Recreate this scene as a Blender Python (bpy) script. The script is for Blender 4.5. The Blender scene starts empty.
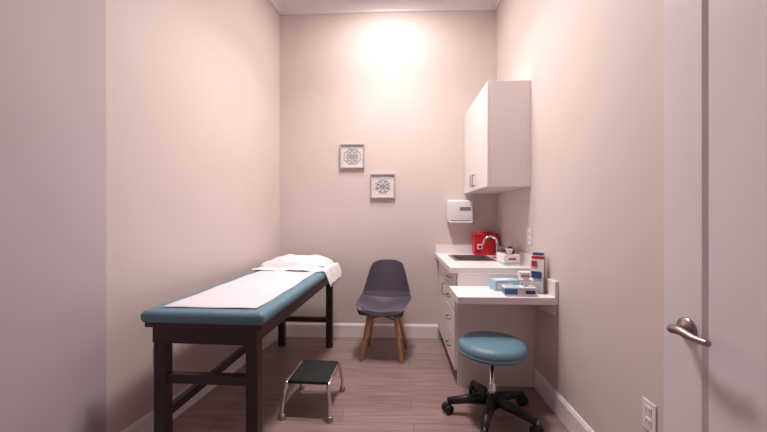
import bpy, bmesh, math, random
from mathutils import Vector, Matrix
random.seed(3)
D=bpy.data; C=bpy.context
COL=C.scene.collection

# ---------------- materials ----------------
def mat(name, col, rough=0.5, metal=0.0, noise=0.0, nscale=20, bump=0.0, bscale=200, **kw):
    m=D.materials.new(name); m.use_nodes=True
    nt=m.node_tree; b=nt.nodes['Principled BSDF']
    b.inputs['Base Color'].default_value=(*col,1)
    b.inputs['Roughness'].default_value=rough
    b.inputs['Metallic'].default_value=metal
    for k,v in kw.items():
        b.inputs[k.replace('_',' ')].default_value=v
    tc=nt.nodes.new('ShaderNodeTexCoord')
    n=nt.nodes.new('ShaderNodeTexNoise'); n.inputs['Scale'].default_value=nscale
    n.inputs['Detail'].default_value=3
    nt.links.new(tc.outputs['Object'],n.inputs['Vector'])
    r=nt.nodes.new('ShaderNodeValToRGB')
    a=1-noise; c=1+noise
    r.color_ramp.elements[0].position=0.3; r.color_ramp.elements[1].position=0.7
    r.color_ramp.elements[0].color=(col[0]*a,col[1]*a,col[2]*a,1)
    r.color_ramp.elements[1].color=(min(1,col[0]*c),min(1,col[1]*c),min(1,col[2]*c),1)
    nt.links.new(n.outputs['Fac'],r.inputs['Fac'])
    nt.links.new(r.outputs['Color'],b.inputs['Base Color'])
    if bump>0:
        n2=nt.nodes.new('ShaderNodeTexNoise'); n2.inputs['Scale'].default_value=bscale
        nt.links.new(tc.outputs['Object'],n2.inputs['Vector'])
        bp=nt.nodes.new('ShaderNodeBump'); bp.inputs['Strength'].default_value=bump
        bp.inputs['Distance'].default_value=0.01
        nt.links.new(n2.outputs['Fac'],bp.inputs['Height'])
        nt.links.new(bp.outputs['Normal'],b.inputs['Normal'])
    return m

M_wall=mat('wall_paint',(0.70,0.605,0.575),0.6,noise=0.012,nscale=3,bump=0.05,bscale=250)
M_entry_shade=mat('entry_shade_tint',(0.50,0.435,0.475),0.6,noise=0.012,nscale=3,bump=0.05,bscale=250)  # wall paint darkened towards lavender: shade at the left edge put into the colour
M_ceil=mat('ceiling_paint',(0.85,0.79,0.77),0.8)
M_trim=mat('trim_white',(0.86,0.81,0.82),0.4)
M_lam=mat('white_laminate',(0.84,0.77,0.75),0.35)
M_ctop=mat('counter_laminate',(0.86,0.81,0.82),0.3,noise=0.03,nscale=120)
M_door=mat('door_paint',(0.82,0.76,0.81),0.35)
M_wood=mat('espresso_wood',(0.036,0.014,0.013),0.4,noise=0.3,nscale=14)
M_vinyl=mat('blue_vinyl',(0.125,0.240,0.310),0.45,noise=0.06,nscale=30,bump=0.1,bscale=300)
M_paper=mat('exam_paper',(0.74,0.71,0.78),0.8,bump=0.25,bscale=14)
M_pill=mat('pillow_cotton',(0.80,0.77,0.81),0.85,bump=0.4,bscale=12)
M_chair=mat('charcoal_plastic',(0.075,0.060,0.092),0.5,noise=0.06)
M_cush=mat('charcoal_leatherette',(0.070,0.056,0.086),0.6,noise=0.08,bump=0.1)
M_oak=mat('beech_wood',(0.70,0.39,0.20),0.45,noise=0.15,nscale=25)
M_chrome=mat('chrome',(0.75,0.72,0.74),0.15,1.0)
M_nickel=mat('satin_nickel',(0.38,0.31,0.29),0.28,1.0)
M_blk=mat('black_plastic',(0.012,0.011,0.014),0.45)
M_rub=mat('black_rubber',(0.010,0.009,0.011),0.7,bump=0.4,bscale=150)
M_red=mat('red_plastic',(0.62,0.012,0.03),0.3)
M_redl=mat('red_lid',(0.50,0.01,0.025),0.35)
M_white=mat('white_plastic',(0.82,0.80,0.82),0.35)
M_grey=mat('smoke_window',(0.22,0.20,0.25),0.2)
M_silver=mat('silver_frame',(0.50,0.47,0.47),0.4,0.2)
M_mat=mat('art_mat',(0.74,0.69,0.69),0.8)
M_orn=mat('art_ornament',(0.38,0.39,0.45),0.6)
M_blue=mat('box_blue',(0.05,0.22,0.45),0.5)
M_lblue=mat('box_light_blue',(0.35,0.58,0.70),0.5)
M_navy=mat('print_navy',(0.03,0.05,0.18),0.5)
M_prred=mat('print_red',(0.5,0.03,0.04),0.5)
M_brown=mat('brown_plastic',(0.10,0.03,0.025),0.4)
M_steel=mat('brushed_steel',(0.42,0.38,0.38),0.35,1.0)
M_dark=mat('gap_dark',(0.05,0.04,0.04),0.8)
M_acr=mat('acrylic',(0.9,0.9,0.92),0.08,Transmission_Weight=0.85,IOR=1.45)
M_emit=D.materials.new('lamp_lens'); M_emit.use_nodes=True
_b=M_emit.node_tree.nodes['Principled BSDF']; _b.inputs['Emission Color'].default_value=(1,0.9,0.82,1); _b.inputs['Emission Strength'].default_value=6

# floor planks
M_floor=D.materials.new('vinyl_plank'); M_floor.use_nodes=True
nt=M_floor.node_tree; b=nt.nodes['Principled BSDF']; b.inputs['Roughness'].default_value=0.33
tc=nt.nodes.new('ShaderNodeTexCoord')
br=nt.nodes.new('ShaderNodeTexBrick')
br.offset=0.37; br.inputs['Scale'].default_value=1.0
br.inputs['Brick Width'].default_value=1.2; br.inputs['Row Height'].default_value=0.15
br.inputs['Mortar Size'].default_value=0.0015
br.inputs['Color1'].default_value=(0.280,0.188,0.178,1)
br.inputs['Color2'].default_value=(0.335,0.232,0.220,1)
br.inputs['Mortar'].default_value=(0.15,0.095,0.092,1)
nt.links.new(tc.outputs['Object'],br.inputs['Vector'])
mp=nt.nodes.new('ShaderNodeMapping'); mp.inputs['Scale'].default_value=(2.2,34,1)
nt.links.new(tc.outputs['Object'],mp.inputs['Vector'])
ns=nt.nodes.new('ShaderNodeTexNoise'); ns.inputs['Scale'].default_value=1.3; ns.inputs['Detail'].default_value=6
nt.links.new(mp.outputs['Vector'],ns.inputs['Vector'])
rp=nt.nodes.new('ShaderNodeValToRGB')
rp.color_ramp.elements[0].position=0.3; rp.color_ramp.elements[0].color=(0.70,0.67,0.69,1)
rp.color_ramp.elements[1].position=0.72; rp.color_ramp.elements[1].color=(1.15,1.15,1.15,1)
nt.links.new(ns.outputs['Fac'],rp.inputs['Fac'])
mx=nt.nodes.new('ShaderNodeMixRGB'); mx.blend_type='MULTIPLY'; mx.inputs['Fac'].default_value=1
nt.links.new(br.outputs['Color'],mx.inputs['Color1']); nt.links.new(rp.outputs['Color'],mx.inputs['Color2'])
nt.links.new(mx.outputs['Color'],b.inputs['Base Color'])

# ---------------- helpers ----------------
def empty(name, loc=(0,0,0), rotz=0):
    e=D.objects.new(name,None); e.location=loc; e.rotation_euler=(0,0,rotz)
    e.empty_display_size=0.1
    COL.objects.link(e); return e
def obj(name, bm, m, parent=None, smooth=False, loc=(0,0,0), rot=(0,0,0)):
    me=D.meshes.new(name); bm.to_mesh(me); bm.free()
    if isinstance(m,(list,tuple)):
        for k in m: me.materials.append(k)
    else: me.materials.append(m)
    if smooth:
        for p in me.polygons: p.use_smooth=True
    o=D.objects.new(name,me); o.location=loc; o.rotation_euler=rot
    COL.objects.link(o)
    if parent: o.parent=parent
    return o
def box(name, lo, hi, m, parent=None, bevel=0.0, seg=2, smooth=False, rot=(0,0,0)):
    lo=Vector(lo); hi=Vector(hi); c=(lo+hi)/2; s=hi-lo
    bm=bmesh.new(); bmesh.ops.create_cube(bm,size=1)
    bmesh.ops.scale(bm,vec=s,verts=bm.verts)
    if bevel>0:
        bmesh.ops.bevel(bm,geom=bm.edges[:],offset=bevel,segments=seg,profile=0.5,affect='EDGES')
    return obj(name,bm,m,parent,smooth,loc=c,rot=rot)
def prism(name, pts, z0, z1, m, parent=None):
    bm=bmesh.new()
    a=[bm.verts.new((x,y,z0)) for x,y in pts]; t=[bm.verts.new((x,y,z1)) for x,y in pts]
    n=len(pts); bm.faces.new(a[::-1]); bm.faces.new(t)
    for i in range(n): bm.faces.new((a[i],a[(i+1)%n],t[(i+1)%n],t[i]))
    bmesh.ops.recalc_face_normals(bm,faces=bm.faces)
    return obj(name,bm,m,parent)
def lathe(name, prof, m, parent=None, seg=40, loc=(0,0,0), rot=(0,0,0), smooth=True):
    bm=bmesh.new(); rings=[]
    for r,z in prof:
        if r<1e-5: rings.append([bm.verts.new((0,0,z))])
        else: rings.append([bm.verts.new((r*math.cos(2*math.pi*i/seg),r*math.sin(2*math.pi*i/seg),z)) for i in range(seg)])
    for A,B in zip(rings,rings[1:]):
        for i in range(seg):
            j=(i+1)%seg
            if len(A)==1 and len(B)==1: continue
            if len(A)==1: bm.faces.new((A[0],B[i],B[j]))
            elif len(B)==1: bm.faces.new((A[i],B[0],A[j]))
            else: bm.faces.new((A[i],B[i],B[j],A[j]))
    bmesh.ops.recalc_face_normals(bm,faces=bm.faces)
    return obj(name,bm,m,parent,smooth,loc,rot)
def tube(name, pts, r, m, parent=None, seg=12, sm=0, radii=None):
    pts=[Vector(p) for p in pts]
    rr=radii or [r]*len(pts)
    if sm:
        P=[pts[0]]+pts+[pts[-1]]; R=[rr[0]]+list(rr)+[rr[-1]]; q=[]; q2=[]
        for i in range(1,len(P)-2):
            for k in range(sm):
                t=k/sm
                q.append(0.5*((2*P[i])+(-P[i-1]+P[i+1])*t+(2*P[i-1]-5*P[i]+4*P[i+1]-P[i+2])*t*t+(-P[i-1]+3*P[i]-3*P[i+1]+P[i+2])*t**3))
                q2.append(R[i]*(1-t)+R[i+1]*t)
        q.append(pts[-1]); q2.append(rr[-1]); pts=q; rr=q2
    bm=bmesh.new(); rings=[]
    up=None
    for i,p in enumerate(pts):
        if i==0: d=pts[1]-p
        elif i==len(pts)-1: d=p-pts[-2]
        else: d=(pts[i+1]-p).normalized()+(p-pts[i-1]).normalized()
        d.normalize()
        if up is None:
            up=Vector((0,0,1)) if abs(d.z)<0.9 else Vector((1,0,0))
        s=d.cross(up).normalized(); u=s.cross(d).normalized(); up=u
        rings.append([bm.verts.new(p+rr[i]*(math.cos(2*math.pi*k/seg)*s+math.sin(2*math.pi*k/seg)*u)) for k in range(seg)])
    for A,B in zip(rings,rings[1:]):
        for k in range(seg): bm.faces.new((A[k],A[(k+1)%seg],B[(k+1)%seg],B[k]))
    bm.faces.new(rings[0][::-1]); bm.faces.new(rings[-1])
    bmesh.ops.recalc_face_normals(bm,faces=bm.faces)
    return obj(name,bm,m,parent,True)
def grid(name, nx, ny, fn, m, parent=None, thick=0.0, sub=0):
    bm=bmesh.new()
    V=[[bm.verts.new(fn(i/(nx-1),j/(ny-1))) for i in range(nx)] for j in range(ny)]
    for j in range(ny-1):
        for i in range(nx-1): bm.faces.new((V[j][i],V[j][i+1],V[j+1][i+1],V[j+1][i]))
    o=obj(name,bm,m,parent,True)
    if thick:
        s=o.modifiers.new('solid','SOLIDIFY'); s.thickness=thick; s.offset=0
    if sub:
        s=o.modifiers.new('sub','SUBSURF'); s.levels=sub; s.render_levels=sub
    return o

# ---------------- room shell ----------------
H=3.50; XR=1.025; YB=3.54; YF=-1.2
def xl(y): return -1.228-(YB-y)*0.113
yk=1.64   # where the left wall turns
xk=xl(yk)
LN=(-1.20,0.35)
box('floor',(-2.4,YF-0.1,-0.1),(2.6,YB+0.12,0),M_floor)
box('ceiling',(-2.4,YF-0.1,H),(2.6,YB+0.12,H+0.1),M_ceil)
box('wall_back',(-1.36,YB,0),(XR+0.12,YB+0.12,H),M_wall)
prism('wall_left',[(xl(YB),YB),(xk,yk),(xk-0.12,yk-0.02),(xl(YB)-0.13,YB)],0,H,M_wall)
prism('wall_left_entry',[(xk,yk),(LN[0],LN[1]),(LN[0],YF),(LN[0]-0.3,YF),(LN[0]-0.35,LN[1]),(xk-0.12,yk-0.02)],0,H,M_entry_shade)  # near part of the left wall, its shade painted in by the darker colour
wr=empty('wall_right')
box('panel_main',(XR,0.36,0),(XR+0.12,YB,H),M_wall,wr)
box('panel_front',(XR,YF,0),(XR+0.12,-0.52,H),M_wall,wr)
box('panel_header',(XR,-0.52,2.16),(XR+0.12,0.36,H),M_wall,wr)
box('wall_front',(-2.4,YF-0.1,0),(XR+0.12,YF,H),M_wall)
box('wall_hallway',(2.45,YF-0.1,0),(2.55,YB,H),M_wall)

def bb(name, p0, p1, inward, h=0.14, t=0.016):
    p0=Vector(p0); p1=Vector(p1); n=Vector(inward).normalized()
    bm=bmesh.new()
    prof=[(0,0),(t,0),(t,h-0.02),(t*0.45,h),(0,h)]
    A=[bm.verts.new((p0.x+n.x*a,p0.y+n.y*a,z)) for a,z in prof]
    B=[bm.verts.new((p1.x+n.x*a,p1.y+n.y*a,z)) for a,z in prof]
    k=len(prof)
    for i in range(k): bm.faces.new((A[i],A[(i+1)%k],B[(i+1)%k],B[i]))
    bm.faces.new(A[::-1]); bm.faces.new(B)
    bmesh.ops.recalc_face_normals(bm,faces=bm.faces)
    return obj(name,bm,M_trim)
bb('baseboard_back',(xl(YB),YB),(0.425,YB),(0,-1))
nl=Vector((math.cos(0.1125),-math.sin(0.1125)))
bb('baseboard_left',(xk,yk),(xl(YB),YB),nl)
bb('baseboard_right',(XR,0.44),(XR,2.545),(-1,0))
dl=Vector((LN[0]-xk,LN[1]-yk)).normalized()
bb('baseboard_entry',(xk,yk),LN,(-dl.y,dl.x))
def crown(name,p0,p1,inward):
    p0=Vector(p0); p1=Vector(p1); n=Vector(inward).normalized()
    prof=[(0,H),(0,H-0.125),(0.012,H-0.125),(0.018,H-0.10),(0.05,H-0.06),(0.075,H-0.03),(0.10,H-0.018),(0.10,H)]
    bm=bmesh.new()
    A=[bm.verts.new((p0.x+n.x*a,p0.y+n.y*a,z)) for a,z in prof]
    B=[bm.verts.new((p1.x+n.x*a,p1.y+n.y*a,z)) for a,z in prof]
    k=len(prof)
    for i in range(k): bm.faces.new((A[i],A[(i+1)%k],B[(i+1)%k],B[i]))
    bm.faces.new(A[::-1]); bm.faces.new(B)
    bmesh.ops.recalc_face_normals(bm,faces=bm.faces)
    return obj(name,bm,M_trim)
crown('trim_1',(xl(YB),YB),(XR,YB),(0,-1))
crown('trim_2',(xk,yk),(xl(YB),YB),nl)
crown('trim_3',(XR,YF),(XR,YB),(-1,0))

# ---------------- door (folded open against right wall) ----------------
dr=empty('door_1',(0.94,0,0))
y0,y1=0.38,1.24; z0,z1=0.012,2.13; st=0.154
box('stile_latch',(0,y1-st,z0),(0.04,y1,z1),M_door,dr,0.002,1)
box('stile_hinge',(0,y0,z0),(0.04,y0+st,z1),M_door,dr,0.002,1)
box('rail_top',(0,y0+st,z1-st),(0.04,y1-st,z1),M_door,dr)
box('rail_bottom',(0,y0+st,z0),(0.04,y1-st,z0+0.22),M_door,dr)
box('panel',(0.008,y0+st,z0+0.22),(0.032,y1-st,z1-st),M_door,dr)
def stick(name,prof,a,b,vert):
    bm=bmesh.new(); A=[];B=[]
    for x,w in prof:
        if vert: A.append(bm.verts.new((x,w,a))); B.append(bm.verts.new((x,w,b)))
        else: A.append(bm.verts.new((x,a,w))); B.append(bm.verts.new((x,b,w)))
    k=len(prof)
    for i in range(k): bm.faces.new((A[i],A[(i+1)%k],B[(i+1)%k],B[i]))
    bm.faces.new(A[::-1]); bm.faces.new(B)
    bmesh.ops.recalc_face_normals(bm,faces=bm.faces)
    obj(name,bm,M_door,dr)
ya,yb,za,zb=y0+st,y1-st,z0+0.22,z1-st
stick('sticking_1',[(0.0005,yb),(0.009,yb),(0.009,yb-0.014)],za,zb,True)
stick('sticking_2',[(0.0005,ya),(0.009,ya),(0.009,ya+0.014)],za,zb,True)
stick('sticking_3',[(0.0005,za),(0.009,za),(0.009,za+0.014)],ya,yb,False)
stick('sticking_4',[(0.0005,zb),(0.009,zb),(0.009,zb-0.014)],ya,yb,False)
for i,z in enumerate((0.25,1.05,1.9)):
    box('hinge_%d'%i,(0.038,y0-0.012,z-0.045),(0.05,y0+0.01,z+0.045),M_nickel,dr)
hy=y1-0.100; hz=0.896
lathe('rose',[(0,0),(0.036,0),(0.036,0.004),(0.031,0.010),(0.017,0.014),(0.014,0.02),(0,0.02)],M_nickel,dr,loc=(0,hy,hz),rot=(0,-math.pi/2,0))
tube('lever',[(-0.015,hy,hz),(-0.040,hy,hz),(-0.055,hy-0.012,hz+0.002),(-0.058,hy-0.045,hz+0.006),(-0.055,hy-0.085,hz-0.001),(-0.048,hy-0.130,hz-0.002)],0.01,M_nickel,dr,sm=6,radii=[0.013,0.014,0.015,0.0135,0.011,0.0095])
cs=empty('trim_4')
box('casing_far',(XR-0.016,0.36,0),(XR-0.001,0.43,2.23),M_trim,cs)
box('casing_near',(XR-0.016,-0.59,0),(XR-0.001,-0.52,2.23),M_trim,cs)
box('casing_head',(XR-0.016,-0.59,2.16),(XR-0.001,0.43,2.24),M_trim,cs)

# ---------------- exam table ----------------
et=empty('exam_table',(-0.908,2.465,0),math.radians(-2))
W=0.313; L=0.875
pad=box('pad',(-W,-L,0.737),(W,L,0.80),M_vinyl,et,0.028,5,True)
box('deck',(-W+0.02,-L+0.02,0.717),(W-0.02,L-0.02,0.739),M_wood,et)
lx=W-0.078; ly=L-0.070; lt=0.030
k=0
for sx in (-1,1):
    for sy in (-1,1):
        box('leg_%d'%k,(sx*lx-lt,sy*ly-lt,0),(sx*lx+lt,sy*ly+lt,0.718),M_wood,et,0.004,1); k+=1
for sy,n in ((-1,'near'),(1,'far')):
    box('apron_'+n,(-lx-lt,sy*ly-0.036,0.635),(lx+lt,sy*ly-0.012 if sy<0 else sy*ly+0.036,0.717),M_wood,et,0.002,1)
for sx,n in ((-1,'left'),(1,'right')):
    box('apron_'+n,(sx*lx-0.016,-ly+lt,0.635),(sx*lx+0.016,ly-lt,0.717),M_wood,et)
box('stretcher_near',(-lx+lt,-ly-0.018,0.43),(lx-lt,-ly+0.018,0.475),M_wood,et)
box('stretcher_far',(-lx+lt,ly-0.018,0.24),(lx-lt,ly+0.018,0.285),M_wood,et)
box('stretcher_side',(-lx-0.016,-ly+lt,0.24),(-lx+0.016,ly-lt,0.285),M_wood,et)
def fpaper(u,v):
    x=-0.245+0.49*u; y=-L+0.07+v*1.44
    z=0.8035+0.0015*math.sin(v*23+u*2)+0.0012*math.sin(u*9+v*5)
    return (x+0.004*math.sin(v*7),y,z)
grid('paper_sheet',30,60,fpaper,M_paper,et,0.001)
def pil(name,c,sx,sy,sz,m,parent,seed=0):
    rnd=random.Random(seed); ph=[rnd.uniform(0,6) for _ in range(6)]
    bm=bmesh.new(); N=28
    def z(u,v):
        a=max(0,1-abs(u)**3.2); b=max(0,1-abs(v)**3.2)
        return (a*b)**0.55
    top=[];bot=[]
    for j in range(N+1):
        rt=[];rb=[]
        for i in range(N+1):
            u=-1+2*i/N; v=-1+2*j/N
            pu=u*(1-0.07*(1-v*v)*abs(u)); pv=v*(1-0.07*(1-u*u)*abs(v))
            w=0.06*math.sin(5*u+ph[0]+3*v)+0.05*math.sin(9*v+ph[1]-4*u)+0.03*math.sin(14*u+ph[2])
            h=z(u,v)
            rt.append(bm.verts.new((c[0]+pu*sx,c[1]+pv*sy,c[2]+sz*h*(1+w))))
            rb.append(bm.verts.new((c[0]+pu*sx,c[1]+pv*sy,c[2]-sz*0.35*h)))
        top.append(rt);bot.append(rb)
    for j in range(N):
        for i in range(N):
            bm.faces.new((top[j][i],top[j][i+1],top[j+1][i+1],top[j+1][i]))
            bm.faces.new((bot[j][i],bot[j+1][i],bot[j+1][i+1],bot[j][i+1]))
    bmesh.ops.remove_doubles(bm,verts=bm.verts,dist=0.0008)
    bmesh.ops.recalc_face_normals(bm,faces=bm.faces)
    return obj(name,bm,m,parent,True)
pil('pillow',(-0.02,0.655,0.822),0.29,0.20,0.055,M_pill,et,4)
def fcover(u,v):
    x=-0.31+0.70*u; y=0.31+v*0.55
    y+=0.02*math.sin(u*7)*(1-v)
    pu=(x+0.02)/0.29; pv=(y-0.655)/0.20
    a=max(0,1-abs(pu)**3.2); b=max(0,1-abs(pv)**3.2)
    z=0.806+max(0,0.080*(a*b)**0.55)
    z+=0.005*math.sin(14*u+6*v)+0.004*math.sin(23*v-8*u)+0.004+0.003*math.sin(31*u+17*v)
    over=max(0,x-0.305)
    if over>0:
        z-=over*0.9+over*over*8; x=0.305+over*0.6
        x+=0.006*math.sin(v*18)
    return (x,y,z)
grid('pillow_cover',60,50,fcover,M_pill,et,0.002)

# ---------------- side chair ----------------
ch=empty('side_chair',(-0.112,3.12,0),math.radians(-7))
P=[(-0.235,0.405),(-0.225,0.432),(-0.15,0.445),(0.0,0.435),(0.11,0.435),(0.17,0.465),(0.20,0.53),(0.222,0.62),(0.243,0.71),(0.262,0.785),(0.272,0.830)]
Wd=[0.190,0.207,0.228,0.240,0.244,0.240,0.228,0.206,0.182,0.160,0.148]
def fchair(u,v,off=0):
    t=v*(len(P)-1); i=min(int(t),len(P)-2); f=t-i
    y=P[i][0]*(1-f)+P[i+1][0]*f; z=P[i][1]*(1-f)+P[i+1][1]*f
    w=Wd[i]*(1-f)+Wd[i+1]*f
    s=2*u-1
    back=min(1,max(0,(v-0.25)/0.30)); back=back*back*(3-2*back); seat=1-back
    z+=seat*(0.055*s*s*min(1,v*5))
    y-=back*(0.075*s*s)
    z+=0.045*s*s*math.exp(-((v-0.45)/0.14)**2)
    if v>0.85: z-=abs(s)**4*0.03*(v-0.85)/0.15
    if v<0.1: y+=abs(s)**3*0.03*(0.1-v)/0.1
    return (s*w,y,z)
grid('shell',15,31,fchair,M_chair,ch,0.014,2)
def fcu(u,v):
    x,y,z=fchair(0.5+(u-0.5)*0.80,0.05+v*0.33)
    e=min(1,min(u,1-u)*7)*min(1,min(v,1-v)*7)
    n=0.004+0.012*e**0.5
    return (x,y,z+n)
grid('seat_cushion',15,13,fcu,M_cush,ch,0.008,1)
k=0
for sx in (-1,1):
    for sy in (-1,1):
        tube('leg_%d'%k,[(sx*0.110,sy*0.10,0.425),(sx*0.180,sy*0.185,0.0)],0.015,M_oak,ch,radii=[0.023,0.015]); k+=1
tube('brace_1',[(-0.123,-0.115,0.35),(0.123,0.115,0.35)],0.005,M_blk,ch)
tube('brace_2',[(-0.123,0.115,0.342),(0.123,-0.115,0.342)],0.005,M_blk,ch)
box('mount_plate',(-0.12,-0.11,0.405),(0.12,0.11,0.425),M_blk,ch,0.004)

# ---------------- step stool ----------------
ss=empty('step_stool',(-0.550,2.27,0),math.radians(-3))
sw=0.128
box('tread',(-sw,-0.155,0.205),(sw,0.155,0.228),M_rub,ss,0.008,3,True)
for i in range(9):
    x=-sw+0.012+i*0.0262
    box('rib_%d'%i,(x,-0.145,0.227),(x+0.009,0.145,0.2305),M_rub,ss)
for sx in (-1,1):
    x=sx*(sw+0.008); xo=sx*(sw+0.022)
    tube('side_frame_%d'%(sx+1),[(xo,-0.185,0.015),(xo,-0.178,0.09),(x,-0.165,0.18),(x,-0.13,0.212),(x,0,0.214),(x,0.13,0.212),(x,0.165,0.18),(xo,0.178,0.09),(xo,0.185,0.015)],0.0125,M_chrome,ss,sm=5)
    for sy in (-1,1):
        lathe('foot_%d_%d'%(sx+1,sy+1),[(0,0),(0.019,0),(0.021,0.006),(0.017,0.03),(0.014,0.032),(0,0.032)],M_steel,ss,20,loc=(xo,sy*0.186,0))
for sy in (-1,1):
    tube('cross_bar_%d'%(sy+1),[(-sw,sy*0.12,0.198),(sw,sy*0.12,0.198)],0.009,M_chrome,ss)

# ---------------- rolling stool ----------------
rs=empty('rolling_stool',(0.600,2.17,0),math.radians(10))
R=0.208; dz=0.044
def off(p): return [(r,z+dz) for r,z in p]
lathe('seat',off([(0,0.352),(R-0.03,0.352),(R-0.012,0.358),(R-0.002,0.375),(R,0.395),(R-0.006,0.415),(R-0.022,0.430),(R-0.05,0.438),(0.1,0.443),(0,0.444)]),M_vinyl,rs,64)
lathe('seat_welt',off([(R-0.004,0.374),(R+0.003,0.377),(R+0.003,0.381),(R-0.004,0.384)]),M_vinyl,rs,64)
lathe('seat_pan',off([(0,0.330),(0.10,0.330),(0.15,0.345),(0.16,0.354),(0,0.354)]),M_blk,rs)
lathe('gas_lift',[(0,0.10),(0.025,0.10),(0.025,0.21),(0.0135,0.215),(0.0135,0.332+dz),(0,0.332+dz)],M_chrome,rs,24)
tube('height_lever',[(0.02,0,0.322+dz),(0.13,0.01,0.322+dz),(0.19,0.015,0.300+dz)],0.005,M_blk,rs)
lathe('hub',[(0,0.065),(0.042,0.065),(0.045,0.09),(0.035,0.14),(0.028,0.145),(0,0.145)],M_blk,rs,28)
for i in range(5):
    a=2*math.pi*i/5+0.35
    ca,sa=math.cos(a),math.sin(a)
    tube('arm_%d'%i,[(ca*0.03,sa*0.03,0.108),(ca*0.15,sa*0.15,0.098),(ca*0.275,sa*0.275,0.076)],0.02,M_blk,rs,radii=[0.032,0.027,0.021])
    cx,cy=ca*0.275,sa*0.275
    tube('caster_stem_%d'%i,[(cx,cy,0.05),(cx,cy,0.085)],0.008,M_steel,rs)
    b2=a+1.1*(i%3)
    tx,ty=math.cos(b2),math.sin(b2)
    for s in (-1,1):
        p=Vector((cx,cy,0.029)); t=Vector((tx,ty,0))
        tube('caster_wheel_%d_%d'%(i,s+1),[p+t*(s*0.006),p+t*(s*0.028)],0.0285,M_blk,rs,seg=20)
    box('caster_hood_%d'%i,(cx-0.019,cy-0.019,0.035),(cx+0.019,cy+0.019,0.065),M_blk,rs,0.006)

# ---------------- wall cabinet ----------------
wc=empty('wall_cabinet',(0,0,0))
cy0,cy1=2.640,YB-0.002; cx0=0.695; cz0,cz1=1.486,2.296
box('carcass',(cx0+0.02,cy0,cz0),(XR-0.001,cy1,cz1),M_lam,wc,0.001,1)
mid=(cy0+cy1)/2
for i,(a,c) in enumerate(((cy0+0.002,mid-0.002),(mid+0.002,cy1-0.004))):
    box('cabinet_door_%d'%i,(cx0,a,cz0+0.003),(cx0+0.0185,c,cz1-0.003),M_lam,wc,0.0015,1)
def pull(name,x,y,z,vert,parent,l=0.05):
    if vert: pts=[(x,y,z-l),(x-0.026,y,z-l+0.004),(x-0.026,y,z+l-0.004),(x,y,z+l)]
    else: pts=[(x,y-l,z),(x-0.026,y-l+0.004,z),(x-0.026,y+l-0.004,z),(x,y+l,z)]
    tube(name,pts,0.0052,M_nickel,parent,seg=10)
pull('pull_1',cx0,mid-0.04,cz0+0.09,True,wc)
pull('pull_2',cx0,mid+0.04,cz0+0.09,True,wc)

# ---------------- base cabinet + counter ----------------
bc=empty('base_cabinet')
bx=0.432; by0,by1=2.57,YB-0.002
bm_=3.02
box('side_far',(bx+0.02,by1-0.018,0.10),(XR-0.001,by1,0.834),M_lam,bc)
box('side_near',(bx+0.02,by0,0.10),(XR-0.001,by0+0.018,0.834),M_lam,bc)
box('bottom_shelf',(bx+0.02,by0+0.018,0.10),(XR-0.001,by1-0.018,0.118),M_lam,bc)
box('back_panel',(XR-0.008,by0+0.018,0.118),(XR-0.001,by1-0.018,0.834),M_lam,bc)
box('face_frame',(bx+0.02,by0+0.018,0.69),(bx+0.038,by1-0.018,0.71),M_lam,bc)
box('divider',(bx+0.02,bm_-0.3,0.118),(XR-0.01,bm_-0.285,0.80),M_lam,bc)
box('toe_kick',(bx+0.075,by0+0.001,0.0),(bx+0.095,by1,0.10),M_lam,bc)
box('end_panel',(bx+0.02,by0-0.016,0.0),(XR-0.001,by0,0.69),M_lam,bc)
zs=[(0.105,0.345),(0.35,0.525),(0.53,0.70),(0.705,0.83)]
for i,(a,c) in enumerate(zs):
    box('drawer_%d'%i,(bx,by0+0.002,a+0.002),(bx+0.019,bm_-0.002,c-0.002),M_lam,bc,0.0015,1)
    pull('drawer_pull_%d'%i,bx,(by0+bm_)/2,(a+c)/2,False,bc)
box('sink_door',(bx,bm_+0.002,0.107),(bx+0.019,by1-0.004,0.70),M_lam,bc,0.0015,1)
box('sink_false_front',(bx,bm_+0.002,0.705),(bx+0.019,by1-0.004,0.828),M_lam,bc,0.0015,1)
pull('door_pull',bx,bm_+0.05,0.61,True,bc)
ct=empty('countertop')
X0=0.400; Zc0,Zc1=0.835,0.875
sx0,sx1,sy0,sy1=0.52,0.84,2.95,3.34
cyn=2.555
box('slab_front',(X0,cyn,Zc0),(sx0,YB-0.002,Zc1),M_ctop,ct)
box('slab_rear',(sx1,cyn,Zc0),(XR-0.001,YB-0.002,Zc1),M_ctop,ct)
box('slab_near',(sx0,cyn,Zc0),(sx1,sy0,Zc1),M_ctop,ct)
box('slab_far',(sx0,sy1,Zc0),(sx1,YB-0.002,Zc1),M_ctop,ct)
box('backsplash_rear',(X0,YB-0.022,Zc1),(XR-0.001,YB-0.002,Zc1+0.09),M_ctop,ct)
box('backsplash_side',(XR-0.021,cyn,Zc1),(XR-0.001,YB-0.022,Zc1+0.09),M_ctop,ct)
bm=bmesh.new()
def ring(x0,y0,x1,y1,z): return [bm.verts.new(p) for p in ((x0,y0,z),(x1,y0,z),(x1,y1,z),(x0,y1,z))]
rings=[ring(sx0-0.018,sy0-0.018,sx1+0.018,sy1+0.018,Zc1+0.001),ring(sx0-0.014,sy0-0.014,sx1+0.014,sy1+0.014,Zc1+0.007),
       ring(sx0+0.012,sy0+0.012,sx1-0.012,sy1-0.012,Zc1+0.005),ring(sx0+0.02,sy0+0.02,sx1-0.02,sy1-0.02,Zc1-0.13),ring(sx0+0.08,sy0+0.08,sx1-0.08,sy1-0.08,Zc1-0.14)]
for A,B in zip(rings,rings[1:]):
    for i in range(4): bm.faces.new((A[i],A[(i+1)%4],B[(i+1)%4],B[i]))
bm.faces.new(rings[-1]); bmesh.ops.recalc_face_normals(bm,faces=bm.faces)
sk=empty('sink')
obj('basin',bm,M_steel,sk)
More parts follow.
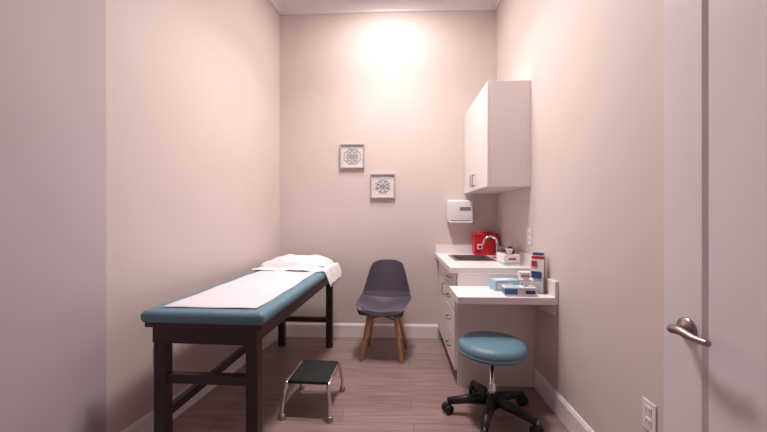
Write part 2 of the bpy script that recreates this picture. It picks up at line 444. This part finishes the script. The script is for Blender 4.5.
lathe('drain',[(0,0),(0.03,0),(0.028,0.004),(0,0.003)],M_chrome,sk,20,loc=(0.69,3.13,Zc1-0.139))
fa=empty('faucet',(0.905,3.10,Zc1))
lathe('base',[(0,0),(0.026,0),(0.026,0.006),(0.017,0.012),(0.016,0.045),(0.012,0.05),(0,0.05)],M_chrome,fa,24)
tube('spout',[(0,0,0.03),(0,0,0.13),(-0.012,0,0.175),(-0.05,0,0.20),(-0.095,0,0.19),(-0.118,0,0.16),(-0.12,0,0.135)],0.0105,M_chrome,fa,sm=6)
tube('handle_1',[(0.0,-0.03,0.02),(0,-0.075,0.025),(0,-0.11,0.045)],0.006,M_chrome,fa)
tube('handle_2',[(0.0,0.03,0.02),(0,0.075,0.025),(0,0.11,0.045)],0.006,M_chrome,fa)
box('deck_plate',(-0.022,-0.09,0),(0.022,0.09,0.008),M_chrome,fa,0.003)

dk=empty('desk')
dy0=2.20
box('top',(0.390,dy0,0.695),(XR-0.001,2.552,0.742),M_ctop,dk,0.003,1)
box('side_splash',(XR-0.021,dy0,0.742),(XR-0.001,2.552,0.842),M_ctop,dk)
box('rear_splash',(0.452,2.54,0.742),(XR-0.022,2.5535,0.834),M_ctop,dk)
box('wall_cleat',(XR-0.02,dy0+0.03,0.62),(XR-0.001,2.55,0.695),M_lam,dk)

# ---------------- sharps container ----------------
sc=empty('sharps_container',(0.875,3.43,Zc1),0)
def taper(name,w0,d0,w1,d1,z0,z1,m,parent,bev=0.008):
    bm=bmesh.new(); bmesh.ops.create_cube(bm,size=1)
    for v in bm.verts:
        top=v.co.z>0
        v.co=Vector((v.co.x*(w1 if top else w0),v.co.y*(d1 if top else d0),z1 if top else z0))
    bmesh.ops.bevel(bm,geom=bm.edges[:],offset=bev,segments=3,profile=0.5,affect='EDGES')
    return obj(name,bm,m,parent)
taper('body',0.215,0.10,0.240,0.12,0,0.19,M_red,sc,0.012)
taper('lid',0.25,0.13,0.24,0.12,0.188,0.214,M_redl,sc,0.006)
taper('drop_tray',0.16,0.08,0.15,0.06,0.212,0.232,M_red,sc,0.006)
box('label',(-0.085,-0.0655,0.06),(-0.035,-0.054,0.11),M_white,sc,rot=(0.06,0,0))
lathe('label_mark',[(0,0),(0.017,0),(0.017,0.002),(0,0.002)],M_prred,sc,20,loc=(-0.06,-0.0665,0.085),rot=(math.pi/2+0.06,0,0))

tb=empty('glove_box',(0.885,2.71,Zc1),math.radians(8))
box('carton',(-0.065,-0.045,0),(0.065,0.045,0.085),M_white,tb,0.002,1)
box('print_band',(-0.0655,-0.0455,0.012),(0.0655,0.0455,0.026),M_lblue,tb)
box('print_mark',(-0.03,-0.0457,0.045),(0.03,-0.04,0.060),M_prred,tb)
lathe('dispenser_opening',[(0.03,0),(0.033,0.002),(0.03,0.003)],M_navy,tb,24,loc=(0,0,0.0845))
def ftis(u,v):
    a=u*2*math.pi; r=0.012+0.02*v+0.005*math.sin(a*3)*v
    return (r*math.cos(a),0.5*r*math.sin(a),0.083+0.045*v)
grid('glove_tuft',25,6,ftis,M_pill,tb,0.001)
bt=empty('soap_bottle',(0.955,2.90,Zc1))
lathe('bottle',[(0,0),(0.032,0),(0.034,0.01),(0.034,0.10),(0.026,0.118),(0.012,0.125),(0.012,0.132),(0,0.132)],M_brown,bt,24)
lathe('pump_collar',[(0,0.13),(0.014,0.13),(0.014,0.145),(0.004,0.147),(0.004,0.165),(0,0.165)],M_white,bt,16)
tube('pump_nozzle',[(0.006,0,0.165),(-0.035,0,0.162)],0.0055,M_white,bt)
jr=empty('cotton_swab_jar',(0.87,2.86,Zc1))
lathe('jar',[(0,0),(0.036,0),(0.038,0.006),(0.038,0.085),(0.034,0.092),(0,0.092)],M_white,jr,28)
lathe('lid',[(0.039,0.092),(0.040,0.096),(0.040,0.106),(0.03,0.112),(0.008,0.114),(0.008,0.124),(0,0.126)],M_brown,jr,28)

ts=empty('tissue_box',(0.800,2.262,0.742),math.radians(-4))
box('carton',(-0.10,-0.042,0),(0.10,0.042,0.058),M_white,ts,0.002,1)
box('print_side',(-0.1005,-0.0427,0.012),(-0.02,0.0427,0.048),M_blue,ts)
box('print_side_2',(0.03,-0.0429,0.018),(0.09,-0.04,0.040),M_navy,ts)
box('print_top',(-0.09,-0.033,0.0575),(0.0,0.033,0.0588),M_lblue,ts)
def ft2(u,v):
    a=u*2*math.pi; r=0.008+0.03*v+0.008*math.sin(a*2+1)*v
    return (0.045+r*math.cos(a),0.45*r*math.sin(a),0.056+0.05*v+0.006*math.sin(a*3)*v)
grid('tissue',29,7,ft2,M_pill,ts,0.001)
wb=empty('wipes_carton',(0.760,2.440,0.742),math.radians(10))
box('carton',(-0.09,-0.05,0),(0.09,0.05,0.072),M_lblue,wb,0.002,1)
box('print_front',(-0.075,-0.0507,0.015),(0.035,-0.049,0.055),M_white,wb)
box('print_top',(-0.07,-0.03,0.0715),(0.03,0.03,0.0727),M_white,wb)
kb=empty('swab_carton',(0.925,2.475,0.742),math.radians(-6))
box('carton',(-0.05,-0.035,0),(0.05,0.035,0.12),M_white,kb,0.002,1)
box('print_panel',(-0.04,-0.0357,0.02),(0.04,-0.034,0.075),M_blue,kb)
box('print_line',(-0.04,-0.0357,0.09),(0.02,-0.034,0.10),M_prred,kb)
bh=empty('brochure_holder',(0.952,2.345,0.742),math.radians(-38))
box('holder_base',(-0.045,-0.04,0),(0.045,0.04,0.004),M_acr,bh)
box('holder_back',(-0.045,0.034,0.004),(0.045,0.038,0.25),M_acr,bh,rot=(-0.08,0,0))
box('holder_front',(-0.045,-0.036,0.004),(0.045,-0.033,0.09),M_acr,bh)
for i,(mm,h) in enumerate(((M_white,0.275),(M_prred,0.245),(M_white,0.225),(M_white,0.16))):
    box('brochure_%d'%i,(-0.042,0.020-i*0.014,0.006),(0.042,0.025-i*0.014,h),mm,bh,rot=(-0.06,0,0))
box('cover_print_0',(-0.035,0.018,0.252),(0.035,0.0195,0.267),M_navy,bh,rot=(-0.06,0,0))
box('cover_print_1',(-0.035,-0.0105,0.175),(0.00,-0.0085,0.215),M_prred,bh,rot=(-0.06,0,0))
box('cover_print_2',(-0.032,-0.0245,0.10),(0.032,-0.0225,0.145),M_navy,bh,rot=(-0.06,0,0))

# ---------------- towel dispenser ----------------
td=empty('paper_towel_dispenser',(0.640,YB,1.190))
box('housing',(-0.125,-0.11,0.0),(0.125,-0.001,0.23),M_white,td,0.018,4,True)
box('window',(-0.01,-0.1125,0.125),(0.10,-0.109,0.160),M_grey,td,0.001,1)
box('slot',(-0.10,-0.1115,0.018),(0.10,-0.108,0.028),M_grey,td)
box('lower_lip',(-0.115,-0.118,0.0),(0.115,-0.10,0.016),M_white,td,0.004)

# ---------------- pictures ----------------
def picture(name,x,z,kind):
    p=empty(name,(x,YB,z)); s=0.128; f=0.014
    box('backing',(-s+0.004,-0.012,-s+0.004),(s-0.004,-0.001,s-0.004),M_mat,p)
    box('frame_top',(-s,-0.03,s-f),(s,-0.001,s),M_silver,p,0.002,1)
    box('frame_bottom',(-s,-0.03,-s),(s,-0.001,-s+f),M_silver,p,0.002,1)
    box('frame_left',(-s,-0.03,-s+f),(-s+f,-0.001,s-f),M_silver,p,0.002,1)
    box('frame_right',(s-f,-0.03,-s+f),(s,-0.001,s-f),M_silver,p,0.002,1)
    n=8
    for i in range(n):
        a=2*math.pi*i/n
        r=0.036
        pts=[]
        for k in range(13):
            t=2*math.pi*k/12
            lx_=r+0.028*math.cos(t)+ (0.006 if kind else 0); lz_=(0.013 if kind==0 else 0.017)*math.sin(t)
            pts.append((lx_*math.cos(a)-lz_*math.sin(a),-0.015,lx_*math.sin(a)+lz_*math.cos(a)))
        tube('petal_%d'%i,pts,0.0032,M_orn,p,seg=6)
    if kind:
        for j in range(4):
            a=math.pi*j/4+math.pi/8
            tube('spoke_%d'%j,[(-0.085*math.cos(a),-0.014,-0.085*math.sin(a)),(0.085*math.cos(a),-0.014,0.085*math.sin(a))],0.0028,M_orn,p,seg=6)
    else:
        tube('border_ring',[(0.082*math.cos(2*math.pi*k/16)*(1+0.15*(k%2)),-0.015,0.072*math.sin(2*math.pi*k/16)*(1+0.15*(k%2))) for k in range(17)],0.0028,M_orn,p,seg=6)
    lathe('medallion_center',[(0,0),(0.012,0),(0.010,0.005),(0,0.006)],M_orn,p,16,loc=(0,-0.012,0),rot=(math.pi/2,0,0))
picture('picture_frame',-0.460,1.880,0)
picture('picture_frame.001',-0.143,1.570,1)

# ---------------- outlets ----------------
def outlet(name,loc,rz):
    e=empty(name,loc,rz)
    box('plate',(-0.037,-0.006,-0.06),(0.037,-0.0005,0.06),M_white,e,0.002,2)
    for i,z in enumerate((-0.024,0.024)):
        box('receptacle_%d'%i,(-0.017,-0.0085,z-0.016),(0.017,-0.005,z+0.016),M_white,e,0.002,1)
        box('slot_a_%d'%i,(-0.009,-0.009,z-0.005),(-0.006,-0.0083,z+0.007),M_dark,e)
        box('slot_b_%d'%i,(0.006,-0.009,z-0.005),(0.009,-0.0083,z+0.007),M_dark,e)
outlet('electrical_outlet',(XR,1.42,0.45),-math.pi/2)
outlet('electrical_outlet.001',(xl(1.96),1.96,0.45),math.pi/2-0.1125)
outlet('electrical_outlet.002',(XR,2.66,1.10),-math.pi/2)

# ---------------- lights ----------------
def down(name,x,y,power,col,size=0.16,spread=170):
    e=empty(name,(x,y,H))
    lathe('trim_ring',[(0.075,-0.001),(0.105,-0.001),(0.103,-0.008),(0.078,-0.012),(0.075,-0.001)],M_white,e)
    lathe('lens',[(0,-0.002),(0.076,-0.002),(0.074,-0.005),(0,-0.005)],M_emit,e)
    l=D.lights.new(name+'_lamp','AREA'); l.shape='DISK'; l.size=size; l.energy=power; l.color=col; l.spread=math.radians(spread)
    o=D.objects.new('lamp',l); o.location=(0,0,-0.02); COL.objects.link(o); o.parent=e
down('recessed_downlight',-0.06,2.82,28,(1.0,0.915,0.87),0.45,175)
down('recessed_downlight.001',-0.08,2.25,28,(1.0,0.915,0.88),0.4,120)
hl=empty('hallway_light',(1.8,-0.1,H-0.02))
l=D.lights.new('hall_lamp','AREA'); l.shape='RECTANGLE'; l.size=0.9; l.size_y=1.2; l.energy=70; l.color=(0.84,0.72,1.0)
o=D.objects.new('lamp',l); COL.objects.link(o); o.parent=hl

w=D.worlds.new('world'); C.scene.world=w; w.use_nodes=True
w.node_tree.nodes['Background'].inputs[0].default_value=(0.7,0.62,0.85,1)
w.node_tree.nodes['Background'].inputs[1].default_value=0.3

cam=D.cameras.new('camera'); cam.lens=16; cam.sensor_width=36; cam.clip_start=0.02
co=D.objects.new('camera',cam); co.location=(0,0,1.26); co.rotation_euler=(math.radians(90),0,math.radians(2.2))
COL.objects.link(co); C.scene.camera=co
try:
    C.scene.view_settings.view_transform='Standard'
except Exception: pass
